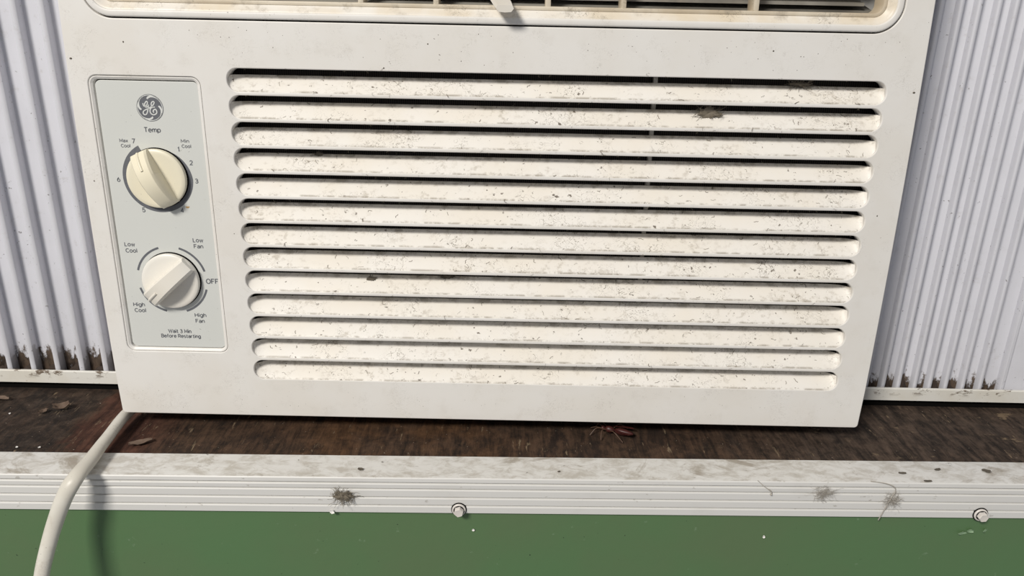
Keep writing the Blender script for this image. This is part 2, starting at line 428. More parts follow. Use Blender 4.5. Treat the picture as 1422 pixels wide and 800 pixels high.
# hollow skirt behind the face and the metal cabinet behind that
inner = [(x * 0.988, 0.157 + (z - 0.157) * 0.983) for x, z in bowed(W - 0.001)]
link('side_skirt', plate('side_skirt', [[(x * 0.997, 0.157 + (z - 0.157) * 0.996) for x, z in outline], inner], PLT - 0.0006, 0.044, 0.0003), 'case', AC)
link('cabinet', box('cabinet', (-0.214, 0.214, 0.040, 0.30, 0.006, 0.306), 0.003), 'cabinet', AC)
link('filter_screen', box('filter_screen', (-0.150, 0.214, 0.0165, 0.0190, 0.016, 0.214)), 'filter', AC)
link('divider', box('divider', (-0.1545, -0.1500, PLT - 0.0004, 0.0395, 0.008, 0.22)), 'black', AC)
for x in (0.0875,):
    link('support_strut', box('support_strut', (x - 0.0011, x + 0.0011, 0.0122, 0.0150, 0.018, 0.210)), 'slat', AC)
# louver slats
sl_prof = [(0.00015, 0.0), (0.0006, 0.00075), (0.0088, 0.0083), (0.0092, 0.0085), (0.0100, 0.0083), (0.0100, 0.0070), (0.0022, -0.0003), (0.0008, -0.0006)]
bm = bmesh.new(); secs = []
span = S_X1 - S_X0 - 0.0004
stops = [0, 0.0007, 0.0018, 0.0034, 0.0056, 0.0082, 0.0110]
xs_ = [S_X0 + 0.0002 + d for d in stops] + [S_X1 - 0.0002 - d for d in reversed(stops)]
for x in xs_:
    d = min(x - S_X0, S_X1 - x); f_ = min(1.0, d / 0.0110); sc = 0.10 + 0.90 * math.sqrt(1 - (1 - f_) ** 2)
    secs.append([bm.verts.new((x, 0.00015 + (y - 0.00015) * sc, z)) for y, z in sl_prof])
for A, B in zip(secs, secs[1:]):
    for k in range(len(A)): bm.faces.new((A[k], A[(k + 1) % len(A)], B[(k + 1) % len(A)], B[k]))
bm.faces.new(secs[0]); bm.faces.new(secs[-1])
sl_me = from_bm(bm, 'louver_slat', 45)
for k in range(13):
    link('louver_slat', sl_me, 'slat', AC, (0, 0, S_TOP - S_P * k - S_H))
# mounting lip below the face
link('bottom_lip', extrude_profile([(0.004, 0.001), (0.004, -0.0011), (0.0052, -0.0016), (0.030, -0.0016), (0.030, 0.001)], -0.087, 0.156, 'x', 'bottom_lip'), 'tab', AC)

# --- outlet grille
link('grille_bezel', loft('grille_bezel', *GR, 0.0145, [(0.0008, 0.0070), (0.0008, 0.0002), (0.0011, -0.0004), (0.0017, -0.0006), (0.0036, -0.0007), (0.0041, -0.0005), (0.0044, 0.0000), (0.0046, 0.0040)], 14, 60), 'case', AC)
link('grille_slope', loft('grille_slope', *GR, 0.0145, [(0.0042, 0.0002), (0.0047, 0.0002), (0.0056, 0.0010), (0.0082, 0.0034), (0.0086, 0.0036), (0.0088, 0.0060)], 14, 60), 'bezel', AC)
link('grille_frame', loft('grille_frame', *GR, 0.0145, [(0.0080, 0.0050), (0.0082, 0.0030), (0.0090, 0.0026), (0.0099, 0.0028), (0.0102, 0.0034), (0.0102, 0.0140)], 10, 50), 'grille', AC)
gx0, gx1, gz0, gz1 = GR[0] + 0.010, GR[1] - 0.010, GR[2] + 0.010, GR[3] - 0.010
for x in (-0.1382, -0.0698, -0.0308, 0.0273, 0.0664, 0.1350):
    link('grille_rib', box('grille_rib', (x - 0.0014, x + 0.0014, 0.0030, 0.0150, gz0 - 0.0008, gz1 + 0.0008), 0.0004), 'grille', AC)
for z in (gz0 + 0.0175, gz0 + 0.0360):
    link('grille_bar', box('grille_bar', (gx0 - 0.0005, gx1 + 0.0005, 0.0034, 0.0120, z, z + 0.0022), 0.0005), 'grille', AC)
link('outlet_duct', extrude_profile([(0.0142, gz0 - 0.001), (0.0395, gz0 + 0.006), (0.0395, gz1 + 0.001), (0.0385, gz1 + 0.001), (0.0385, gz0 + 0.007), (0.0142, gz0 + 0.0002)], gx0 - 0.002, gx1 + 0.002, 'x', 'outlet_duct'), 'duct', AC)
for k in range(3):                      # curved air-direction blades behind the ribs
    z = gz0 + 0.004 + 0.0185 * k; pr = []
    for i in range(7): t = i / 6; pr.append((0.0175 + 0.016 * t, z + 0.008 * t * t))
    pr += [(y, zz_ + 0.0018) for y, zz_ in reversed(pr)]
    link('air_blade', extrude_profile(pr, gx0 + 0.004, gx1 - 0.004, 'x', 'air_blade', 60), 'louver', AC)
# vent lever poking out of the grille
bm = bmesh.new(); cs = []
for t in range(9):
    f_ = t / 8
    cx = -0.0030 + 0.0082 * f_; y = 0.0150 - 0.0260 * f_; cz = 0.2490 - 0.0121 * f_; hw = 0.0043; hh = 0.0019
    if t == 8: hw, hh = 0.0040, 0.0016
    cs.append([bm.verts.new((cx + hw * a * (1 - (0.22 if b < 0 else 0.06) * abs(b)), y, cz + hh * b)) for a, b in ((-1, -1), (0, -1.15), (1, -1), (1.12, 0), (1, 1), (0, 1), (-1, 1), (-1.12, 0))])
for A, B in zip(cs, cs[1:]):
    for i in range(8): bm.faces.new((A[i], A[(i + 1) % 8], B[(i + 1) % 8], B[i]))
bm.faces.new(cs[0]); bm.faces.new(cs[-1])
lev = link('vent_lever', from_bm(bm, 'vent_lever', 40), 'lever', AC)
link('lever_pivot', box('lever_pivot', (-0.0062, 0.0002, 0.0125, 0.0165, 0.243, 0.254), 0.0005), 'lever', lev)

# --- control panel
link('control_frame', loft('control_frame', *CT, 0.0048, [(0.0001, 0.0030), (0.0003, 0.0003), (0.0009, 0.0003), (0.0020, 0.0011), (0.0023, 0.0024), (0.0024, 0.0030)], 8, 35), 'case', AC)
PY = 0.0013
cp = (CT[0] + 0.0029, CT[1] - 0.0016, CT[2] + 0.0026, CT[3] - 0.0027)
cplate = link('control_plate', plate('control_plate', [rrect(*cp, 0.0032)], PY, 0.0060, 0.0002), 'plate', AC)
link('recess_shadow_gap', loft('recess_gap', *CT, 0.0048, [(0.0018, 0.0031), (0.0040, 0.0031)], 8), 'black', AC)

def ar(cx, cy, rx, ry, a0, a1, n=12):
    return [(cx + rx * math.cos(R(a0 + (a1 - a0) * k / n)), cy + ry * math.sin(R(a0 + (a1 - a0) * k / n))) for k in range(n + 1)]
def hump(x, w_): return [(x, 0.40)] + ar(x + w_ / 2, 0.42, w_ / 2, 0.30, 180, 0) + [(x + w_, 0)]
GLYPH = {   # plain sans letters as strokes: (width, polylines), cap height 1
 'T': (.70, [[(0, 1), (.70, 1)], [(.35, 1), (.35, 0)]]), 'L': (.52, [[(0, 1), (0, 0), (.52, 0)]]),
 'F': (.54, [[(.54, 1), (0, 1), (0, 0)], [(0, .52), (.46, .52)]]), 'H': (.66, [[(0, 1), (0, 0)], [(.66, 1), (.66, 0)], [(0, .52), (.66, .52)]]),
 'M': (.80, [[(0, 0), (0, 1), (.40, .25), (.80, 1), (.80, 0)]]), 'W': (1.1, [[(0, 1), (.28, 0), (.55, .9), (.82, 0), (1.1, 1)]]),
 'O': (.80, [ar(.40, .5, .40, .5, 0, 360, 24)]), 'C': (.72, [ar(.40, .5, .40, .5, 42, 318, 18)]),
 'B': (.60, [[(0, 0), (0, 1), (.32, 1)] + ar(.32, .76, .25, .24, 90, -90) + [(0, .52), (.34, .52)] + ar(.34, .26, .27, .26, 90, -90) + [(0, 0)]]),
 'R': (.62, [[(0, 0), (0, 1), (.34, 1)] + ar(.34, .73, .27, .27, 90, -90) + [(0, .46)], [(.34, .46), (.62, 0)]]),
 'e': (.58, [[(.03, .38), (.57, .38)] + ar(.29, .36, .29, .36, 0, 318, 18)]), 'o': (.60, [ar(.30, .36, .30, .36, 0, 360, 20)]),
 'm': (.88, [[(0, 0), (0, .72)], hump(0, .44), hump(.44, .44)]), 'n': (.50, [[(0, 0), (0, .72)], hump(0, .50)]),
 'h': (.50, [[(0, 0), (0, 1.03)], hump(0, .50)]), 'p': (.58, [[(0, .72), (0, -.27)], ar(.29, .36, .29, .36, 0, 360, 20)]),
 'a': (.52, [ar(.27, .45, .24, .27, 155, 0) + [(.51, 0)], ar(.25, .20, .25, .20, 0, 360, 16)]),
 'x': (.50, [[(0, .72), (.50, 0)], [(0, 0), (.50, .72)]]), 'l': (.06, [[(.03, 1.03), (.03, 0)]]),
 'i': (.06, [[(.03, .72), (.03, 0)], [(.03, .90), (.03, 1.05)]]), 'w': (.80, [[(0, .72), (.20, 0), (.40, .66), (.60, 0), (.80, .72)]]),
 'g': (.56, [ar(.28, .36, .28, .36, 0, 360, 20), [(.56, .72), (.56, 0)] + ar(.29, 0, .27, .27, 0, -150)]),
 't': (.34, [[(.14, .95), (.14, .16)] + ar(.29, .16, .15, .16, 180, 270, 6) + [(.35, 0)], [(0, .70), (.34, .70)]]),
 'f': (.36, [[(.14, 0), (.14, .82)] + ar(.30, .84, .16, .18, 180, 90, 6) + [(.37, 1.02)], [(0, .70), (.34, .70)]]),
 'r': (.34, [[(0, 0), (0, .72)], [(0, .38)] + ar(.26, .40, .26, .31, 180, 85, 8) + [(.34, .70)]]),
 's': (.46, [ar(.23, .54, .21, .17, 35, 250, 10) + ar(.23, .18, .22, .18, 75, -150, 10)]),
 '1': (.34, [[(0, .80), (.26, 1), (.26, 0)]]), '2': (.58, [ar(.28, .70, .27, .29, 165, -30, 12) + [(.02, 0), (.58, 0)]]),
 '3': (.58, [ar(.27, .75, .25, .24, 155, -90, 12) + ar(.28, .27, .29, .27, 90, -155, 12)]), '4': (.62, [[(.44, 0), (.44, 1), (0, .26), (.62, .26)]]),
 '5': (.58, [[(.54, 1), (.10, 1), (.05, .52)] + ar(.27, .32, .30, .32, 130, -150, 14)]),
 '6': (.58, [ar(.29, .31, .29, .31, 0, 360, 20), [(.02, .38), (.12, .68), (.38, 1)]]), '7': (.56, [[(0, 1), (.56, 1), (.18, 0)]]),
}
def text(body, x, z, height, width):
    """lettering centred at (x, z) mm on the control plate, cap height and overall width in mm"""
    pen = 0.0; strokes = []
    for ch in body:
        if ch == ' ': pen += 0.42; continue
        w_, ls = GLYPH[ch]
        for l_ in ls: strokes.append([(px + pen, pz) for px, pz in l_])
        pen += w_ + 0.24
    total = pen - 0.24; sx = (width - 0.14 * height) / total if total > 0.1 else height
    bm = bmesh.new(); hw = 0.094 * height
    for l_ in strokes:
        P_ = [Vector(((px - total / 2) * sx, (pz - 0.5) * height * 0.93)) for px, pz in l_]
        closed = (P_[0] - P_[-1]).length < 1e-4; n = len(P_); A = []; B = []
        for i, p in enumerate(P_):
            a = P_[i - 1] if i > 0 else (P_[-2] if closed else None); b = P_[i + 1] if i < n - 1 else (P_[1] if closed else None)
            t1 = (p - a).normalized() if a is not None else (b - p).normalized(); t2 = (b - p).normalized() if b is not None else t1
            nn = Vector((-(t1.y + t2.y), t1.x + t2.x)); nn.normalize()
            k = hw / max(0.45, nn.dot(Vector((-t1.y, t1.x))))
            A.append(bm.verts.new(((p.x + nn.x * k) * MM, 0, (p.y + nn.y * k) * MM))); B.append(bm.verts.new(((p.x - nn.x * k) * MM, 0, (p.y - nn.y * k) * MM)))
        for i in range(n - 1): bm.faces.new((A[i], A[i + 1], B[i + 1], B[i]))
    r = bmesh.ops.extrude_face_region(bm, geom=list(bm.faces))
    for g in r['geom']:
        if isinstance(g, bmesh.types.BMVert): g.co.y -= 0.00006
    o = link('lettering', from_bm(bm, 'lettering'), 'ink', cplate, (x * MM, PY - 0.00001, z * MM))
    o['label'] = 'grey printed lettering reading ' + body
    return o
text('Temp', -185.6, 171.5, 2.6, 9.1)
for s_, x, z in (('7', -196.7, 165.2), ('1', -172.5, 161.2), ('2', -166.4, 154.0), ('3', -164.5, 143.9), ('4', -174.4, 127.1), ('5', -196.1, 126.9), ('6', -207.8, 143.9)):
    text(s_, x, z, 2.5, 1.0 if s_ == '1' else 1.8)
text('Max', -202.0, 165.4, 1.75, 4.6); text('Cool', -201.3, 162.6, 1.75, 5.1)
text('Min', -168.5, 165.8, 1.75, 4.4); text('Cool', -168.0, 163.0, 1.75, 5.1)
text('Low', -206.8, 106.7, 2.3, 5.9); text('Cool', -206.3, 103.0, 2.3, 6.6)
text('Low', -167.5, 109.9, 2.3, 5.9); text('Fan', -167.6, 106.3, 2.3, 5.3)
text('OFF', -161.9, 85.4, 2.9, 7.2)
text('High', -206.3, 70.3, 2.3, 6.7); text('Cool', -206.0, 66.7, 2.3, 6.6)
text('High', -171.0, 64.4, 2.3, 6.7); text('Fan', -171.6, 60.7, 2.3, 5.3)
text('Wait 3 Min', -184.4, 54.0, 2.3, 13.6); text('Before Restarting', -184.0, 50.9, 2.2, 23.3)

def arc(name, cx, cz, r_in, r_out, a0, a1, mat, parent, y, thick=0.00006, n=48):
    bm = bmesh.new(); A = []; B = []
    for k in range(n + 1):
        a = R(a0 + (a1 - a0) * k / n); c, s_ = math.cos(a), math.sin(a)
        A.append(bm.verts.new((cx + r_in * c, y, cz + r_in * s_))); B.append(bm.verts.new((cx + r_out * c, y, cz + r_out * s_)))
    fs = [bm.faces.new((A[k], B[k], B[k + 1], A[k + 1])) for k in range(n)]
    r = bmesh.ops.extrude_face_region(bm, geom=fs)
    for g in r['geom']:
        if isinstance(g, bmesh.types.BMVert): g.co.y -= thick
    return link(name, from_bm(bm, name), mat, parent)
T = (-0.18555, 0.14520); K2 = (-0.18490, 0.08580)
# temperature ring: wide at 7, narrowing round to 1
bm = bmesh.new(); A = []; B = []
for k in range(81):
    f_ = k / 80; a = R(117 + 300 * f_); ro = 0.0190 + 0.0008 * (1 - f_) - 0.0022 * max(0, f_ - 0.8) / 0.2; ri = 0.0152
    A.append(bm.verts.new((T[0] + ri * math.cos(a), PY, T[1] + ri * math.sin(a)))); B.append(bm.verts.new((T[0] + ro * math.cos(a), PY, T[1] + ro * math.sin(a))))
fs = [bm.faces.new((A[k], B[k], B[k + 1], A[k + 1])) for k in range(80)]
r = bmesh.ops.extrude_face_region(bm, geom=fs)
for g in r['geom']:
    if isinstance(g, bmesh.types.BMVert): g.co.y -= 0.00006
link('temperature_ring', from_bm(bm, 'temperature_ring'), 'ink', cplate)
for a0, a1 in ((107, 164), (16, 73), (-72, -16), (195, 254)):
    arc('setting_arc', K2[0], K2[1], 0.0193, 0.0205, a0, a1, 'ink', cplate, PY)

def knob(name, c, ang, mat, label):
    """round dial with a proud grip bar; ang = direction the pointer faces"""
    d = link(name, lathe(name, [(0.0120, 0.0), (0.0163, -0.0006), (0.0164, -0.0020), (0.0161, -0.0029), (0.0153, -0.0034), (0.0138, -0.0034), (0.0040, -0.0031)], 64, 35), mat, AC, (c[0], PY - 0.0004, c[1]))
    d['label'] = label
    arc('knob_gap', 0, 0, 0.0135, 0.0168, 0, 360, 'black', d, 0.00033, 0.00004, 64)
    bm = bmesh.new(); secs = []
    Lh = 0.0160; N = 18
    for i in range(N + 1):
        t = -1 + 2 * i / N; s_ = t * Lh
        h = 0.0034 + 0.0092 * (1 - 0.66 * t * t) * (1 - max(0, abs(t) - 0.93) * 3.0)
        lim = math.sqrt(max(0.0, 1 - (0.985 * t) ** 2)) * 0.0162
        wb = min(0.0052, lim + 0.0022); wt = 0.0043 + 0.0004 * t
        wt = min(wt, wb)
        secs.append([bm.verts.new((s_, yy, xx)) for xx, yy in ((-wb, -0.0020), (-wb * 0.97, -0.0027), (-wt - 0.0004, -h + 0.0012), (-wt + 0.0006, -h), (wt - 0.0006, -h), (wt + 0.0004, -h + 0.0012), (wb * 0.97, -0.0027), (wb, -0.0020))])
    for A_, B_ in zip(secs, secs[1:]):
        for k in range(8): bm.faces.new((A_[k], A_[(k + 1) % 8], B_[(k + 1) % 8], B_[k]))
    bm.faces.new(secs[0]); bm.faces.new(secs[-1])
    g = link('grip', from_bm(bm, 'grip', 38), mat, d, (0, 0, 0), (0, -ang, 0))
    bm = bmesh.new()
    pts = []
    for k in range(6):
        s_ = 0.0062 + 0.0096 * k / 5; t = s_ / Lh
        pts.append((s_, -(0.0034 + 0.0092 * (1 - 0.66 * t * t) * (1 - max(0, abs(t) - 0.93) * 3.0)) + 0.0001, 0.0))
    tube_bm(bm, pts, 0.00085, 8)
    link('pointer_mark', from_bm(bm, 'pointer_mark', 60), mat, d, (0, 0, 0), (0, -ang, 0))
    return d
knob('temperature_knob', T, R(116), 'knob_cream', 'yellowed cream temperature knob pointing to 7')
knob('mode_knob', K2, R(222), 'knob_white', 'off white mode knob pointing to high cool')

M['rust'] = flat('rust_stain', (0.42, 0.27, 0.12))
bm = bmesh.new(); vv = [bm.verts.new(((-171.2 + 1.0 * math.cos(a) * (1 + 0.35 * math.sin(3 * a))) * MM, PY - 0.00002, (128.9 + 0.75 * math.sin(a) * (1 + 0.3 * math.cos(2 * a))) * MM)) for a in [2 * math.pi * k / 20 for k in range(20)]]
f1 = bm.faces.new(vv); r = bmesh.ops.extrude_face_region(bm, geom=[f1])
for g in r['geom']:
    if isinstance(g, bmesh.types.BMVert): g.co.y -= 0.00004
link('rust_stain', from_bm(bm, 'rust_stain'), 'rust', cplate)

# --- round emblem with script monogram
E0 = (-0.1853, 0.1832)
em = link('emblem', lathe('emblem', [(0.0072, 0.0), (0.0072, -0.00008)], 64), 'ink', AC, (E0[0], PY - 0.00001, E0[1]))
arc('emblem_ring', 0, 0, 0.00655, 0.00690, 0, 360, 'silver', em, -0.00006, 0.00008, 64)
def emstroke(name, pts, w):
    n = len(pts); ws = w if isinstance(w, list) else [w] * n
    link(name, ribbon(name, [(x * MM, z * MM) for x, z in pts], [a * MM for a in ws], -0.00006, 0.00008), 'silver', em)
emstroke('emblem_script', [(-3.5, 2.4), (-3.4, 1.4), (-3.0, .8), (-2.4, .8), (-1.5, 1.5), (-1.0, 2.7), (-1.3, 3.4), (-2.0, 3.0), (-2.6, 1.9), (-2.5, .7), (-1.9, .3), (-1.0, .9), (-.4, 1.6)], .55)
emstroke('emblem_script', [(-.55, 1.4), (-1.1, -.7), (-1.8, -2.6), (-2.6, -3.6), (-3.5, -3.6), (-4.0, -2.9), (-3.7, -1.9), (-2.6, -1.1), (-1.0, -.4), (.6, .5), (1.8, 1.5), (2.6, 2.7), (2.3, 3.4), (1.5, 3.1), (.9, 2.1), (1.1, .9), (1.9, .4), (2.7, .5)], .55)
emstroke('emblem_script', [(2.0, .4), (.8, .1), (.0, -.9), (-.1, -2.4), (.7, -3.4), (1.9, -3.6), (3.2, -2.8), (3.4, -1.6), (2.8, -.7), (1.8, -1.2), (1.5, -1.9), (1.9, -2.5)], .6)
base = [(-1.0, 4.7), (-.4, 5.45), (1.0, 6.0), (3.0, 5.75), (4.75, 4.7), (6.0, 2.8)]
for k in range(4):
    a = R(-90 * k); c_, s_ = math.cos(a), math.sin(a)
    emstroke('emblem_swirl', [(x * c_ - z * s_, x * s_ + z * c_) for x, z in base], [.75, 1.0, .95, .75, .5, .2])

# ------------------------------------------------------------------ pleated side curtains
def curtain(name, label, ridges, rail_x, mat, web_in, flat_to=None, sgn=1):
    """ridges: x of the left edge of every ridge, ascending; each pleat = ridge + web up to the next ridge"""
    c = empty(name, ((rail_x[0] + rail_x[1]) / 2, 0.055, 0.005)); tag(c, label, 'window curtain', 'accordion side curtains of the air conditioner')
    ox, oy, oz = c.location
    rw = 0.0036 if sgn > 0 else 0.0030
    for a, b in zip(ridges, ridges[1:]):
        p = b - a; t = 0.0010
        front = [(0, 0.0020), (0.0001, -0.0024), (0.0006, -0.0031), (0.0013, -0.0033), (rw - 0.0006, -0.0030), (rw, -0.0024), (rw + 0.0003, web_in)]
        n = 6
        for k in range(1, n + 1):
            f_ = k / n; front.append((rw + 0.0003 + (p - rw - 0.0003) * f_, web_in * (1 - f_) + 0.0020 * f_ + 0.0007 * math.sin(math.pi * f_)))
        back = [(x, y + t + 0.0012) for x, y in reversed(front)]
        me = extrude_profile(front + back, 0.0, 0.335, 'z', 'pleat', 40)
        link('pleat', me, mat, c, (a - ox, 0, 0.001))
    if flat_to:
        a = ridges[-1]; p = flat_to - a
        front = [(0, 0.0006), (0.0001, -0.0024), (0.0008, -0.0032), (rw - 0.0006, -0.0032), (rw, -0.0024), (rw + 0.0003, 0.0012), (0.0062, -0.0006), (p - 0.004, -0.0010), (p, 0.0004)]
        back = [(x, y + 0.0026) for x, y in reversed(front)]
        link('end_panel', extrude_profile(front + back, 0.0, 0.335, 'z', 'end_panel', 40), 'vinyl_end', c, (a - ox, 0, 0.001))
    x0, x1 = rail_x[0] - ox, rail_x[1] - ox
    rail = extrude_profile([(-0.0070, 0.0010), (-0.0070, 0.0094), (-0.0066, 0.0098), (-0.0052, 0.0098), (-0.0049, 0.0094), (-0.0049, 0.0030), (0.0050, 0.0030), (0.0050, 0.0098), (0.0062, 0.0098), (0.0062, 0.0010)], x0, x1, 'x', 'bottom_rail', 30)
    link('bottom_rail', rail, 'rail', c, (0, 0, 0.0))
    link('rail_shade_strip', box('rail_shade_strip', (x0, x1, -0.0035, 0.0060, -0.0049, 0.0009)), 'black', c)  # black strip standing in for the shadowed gap beneath the rail
    return c
def back(x): return (11.7 + (x - 11.7) * 1.0108) * MM
lr = [back(-389.2 - 16.2 * k) for k in range(12, 0, -1)] + [back(x) for x in (-389.2, -373.0, -356.8, -340.6, -324.4, -308.6, -292.4, -276.2, -260.3, -244.3, -229.0)]
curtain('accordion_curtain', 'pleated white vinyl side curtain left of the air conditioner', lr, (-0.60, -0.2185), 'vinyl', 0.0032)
rr_ = [back(x) for x in (226.0, 236.0, 248.0, 259.2, 269.4, 280.4, 290.2, 300.9, 312.3, 323.9, 338.4)]
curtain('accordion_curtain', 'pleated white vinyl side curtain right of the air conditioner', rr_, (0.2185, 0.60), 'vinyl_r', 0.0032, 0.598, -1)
# window sash behind the curtains closes the opening
tag(link('window_1', box('window', (-0.66, 0.66, 0.075, 0.095, 0.0005, 0.80)), 'black'), 'dark window opening behind the side curtains', kind='structure')

for k, (a, b) in enumerate(((-0.66, -0.602), (0.602, 0.66))):
    tag(link('trim_%d' % (k + 2), box('window_jamb', (a, b, 0.030, 0.0745, 0.0006, 0.80), 0.002), 'rail'), 'white window jamb beside the pleated curtain', kind='structure')
tag(link('trim_4', box('window_sash', (-0.601, 0.601, 0.046, 0.0745, 0.342, 0.382), 0.002), 'rail'), 'white bottom rail of the raised window sash', kind='structure')
for k, (a, b) in enumerate(((-1.30, -0.6605), (0.6605, 1.30))):
    tag(link('wall_left' if k == 0 else 'wall_right', box('wall_side', (a, b, 0.060, 0.12, 0.0005, 0.80)), 'green'), 'green painted wall beside the window', kind='structure')

# ------------------------------------------------------------------ power cord
path = [(-198, 75, 7.5), (-214, 44, 7.2), (-225.5, 12, 8.0), (-224.8, -22, 6.9), (-223.1, -44, 6.4), (-222.8, -60, 5.6), (-227.3, -65.5, -3.0), (-233.8, -69, -18.8), (-238.1, -74, -33.9), (-240.3, -78, -45.0), (-242.6, -82, -61.0), (-244.9, -85, -78.2), (-246, -86, -110), (-246, -82, -150), (-246, -74, -200)]
wid = [3.6, 3.5, 3.4, 3.5, 4.2, 4.7, 4.5, 4.3, 4.1, 4.0, 3.9, 3.9, 3.9, 3.9, 3.9]
pp = catmull([Vector(p) * MM for p in path], 8)
ww = [v_.x for v_ in catmull([Vector((w_, 0, 0)) for w_ in wid], 8)]
bm = bmesh.new(); rings = []
for i, p in enumerate(pp):
    t = (pp[min(i + 1, len(pp) - 1)] - pp[max(i - 1, 0)]).normalized()
    s_ = Vector((1, 0, 0)); s_ = (s_ - t * s_.dot(t)).normalized(); u = s_.cross(t)
    rings.append([bm.verts.new(p + s_ * math.cos(a) * ww[i] * MM + u * math.sin(a) * 0.0034) for a in [2 * math.pi * k / 16 for k in range(16)]])
for A, B in zip(rings, rings[1:]):
    for k in range(16): bm.faces.new((A[k], A[(k + 1) % 16], B[(k + 1) % 16], B[k]))
bm.faces.new(rings[0]); bm.faces.new(rings[-1])
tag(link('power_cord', from_bm(bm, 'power_cord', 60), 'cord'), 'thick off white power cord curving down from under the unit', 'cord')

# ------------------------------------------------------------------ bolts in the trim
def bolt(x, z, label, ang, tilt):
    p = on_trim(x, -0.0457, z)
    b = empty('hex_bolt', p, (tilt, 0, YAW)); tag(b, label, 'bolt', 'bolts in the ribbed trim')
    link('washer_shade', lathe('washer_shade', [(0.0044, 0.0005), (0.0044, -0.0002), (0.0030, -0.0002)], 32), 'black', b)  # black ring drawn as the shadow outline around the washer
    link('washer', lathe('washer', [(0.0039, 0.0000), (0.0039, -0.0008), (0.0036, -0.0011), (0.0020, -0.0011)], 32), 'bolt', b)
    link('head_shade', lathe('head_shade', [(0.0031, -0.0010), (0.0031, -0.00125), (0.0020, -0.00125)], 24), 'black', b)  # black ring added as painted shade, parting head from washer
    bm = bmesh.new(); rings = []
    for rr2, y in ((0.0028, -0.0009), (0.0028, -0.0034), (0.0025, -0.0039), (0.0018, -0.0038)):
        rings.append([bm.verts.new((rr2 * math.cos(ang + k * math.pi / 3), y, rr2 * math.sin(ang + k * math.pi / 3))) for k in range(6)])
    for A, B in zip(rings, rings[1:]):
        for k in range(6): bm.faces.new((A[k], A[(k + 1) % 6], B[(k + 1) % 6], B[k]))
    bm.faces.new(rings[0]); bm.faces.new(rings[-1])
    link('hex_head', from_bm(bm, 'hex_head', 20), 'bolt', b)
bolt(-0.0168, -0.0196, 'white hex head bolt in the trim below the louvers', 0.3, 0)
bolt(0.2838, -0.0197, 'white hex head bolt in the trim near the right end', 0.1, 0.0)

# ------------------------------------------------------------------ dust, lint and debris
def fibre(bm, p, d, n_, length, rad, curl):
    """short curled fibre lying near the plane with normal n_"""
    pts = [Vector(p)]; d = Vector(d).normalized(); st = length / 4
    for k in range(4):
        d = (Matrix.Rotation(random.uniform(-curl, curl), 3, n_) @ d).normalized()
        pts.append(pts[-1] + d * st)
    tube_bm(bm, pts, rad, 3)
rotAC = Matrix.Rotation(R(-1.76), 3, 'X')
bm = bmesh.new()
slope = Vector((0, 0.0082, 0.0076)).normalized(); nrm = Vector((0, -0.0076, 0.0082)).normalized()
for k in range(13):
    for j in range(70):
        x = random.uniform(S_X0 + 0.006, S_X1 - 0.006)
        dens = mnoise.noise(Vector((x * 26, k * 1.7, 3.0)))
        if random.random() > 0.45 + 0.75 * dens: continue
        f_ = random.choice((random.random(), random.random() ** 3, 1 - random.random() ** 3))
        p = Vector((x, 0.0006 + 0.0082 * f_, S_TOP - S_P * k - S_H + 0.00075 + 0.0076 * f_)) + nrm * 0.00008
        a = random.uniform(0, 2 * math.pi); d = Vector((1, 0, 0)) * math.cos(a) + slope * math.sin(a)
        fibre(bm, p, d, nrm, random.uniform(0.0006, 0.0036), random.uniform(0.00006, 0.00019), 1.2)
    for j in range(26):       # fluff hanging on the rim above every gap
        x = random.uniform(S_X0 + 0.006, S_X1 - 0.006)
        p = Vector((x, random.uniform(-0.0002, 0.001), S_TOP - S_P * k + 0.0004))
        fibre(bm, p, Vector((random.uniform(-1, 1), -0.1, random.uniform(-0.6, 0.3))), Vector((0, -1, 0)), random.uniform(0.0008, 0.0024), 0.00007, 1.0)
tag(link('dust_fibres', from_bm(bm, 'dust_fibres'), 'lint', AC), 'grey dust fibres clinging to the white louver slats', kind='stuff')

bm = bmesh.new()
dots = [(-194.4, 216.9, .45), (-35.0, 219.0, .42), (145.6, 219.1, .5), (-58.4, 206.4, .42), (-220.8, 143.0, .4), (-138.7, 220.2, .3), (-146.0, 114.5, .3), (214.5, 132.5, .4), (-223.3, 208.0, .8), (222.6, 199.5, .8)]
for k in range(70): dots.append((random.uniform(-190, 215), random.uniform(208, 226), random.uniform(0.10, 0.26)))
for k in range(40): dots.append((random.uniform(-215, 215), random.uniform(3, 21), random.uniform(0.08, 0.2)))
for x, z, rr3 in dots:
    mt = Matrix.Translation((x * MM, -0.00002, z * MM)) @ Matrix.Diagonal((rr3 * MM, rr3 * 0.35 * MM, rr3 * random.uniform(0.7, 1.3) * MM, 1))
    bmesh.ops.create_icosphere(bm, subdivisions=1, radius=1.0, matrix=mt)
tag(link('grime_specks', from_bm(bm, 'grime_specks', 60), 'lint_dark', AC), 'tiny dark grime specks dotted over the front panel', kind='stuff')

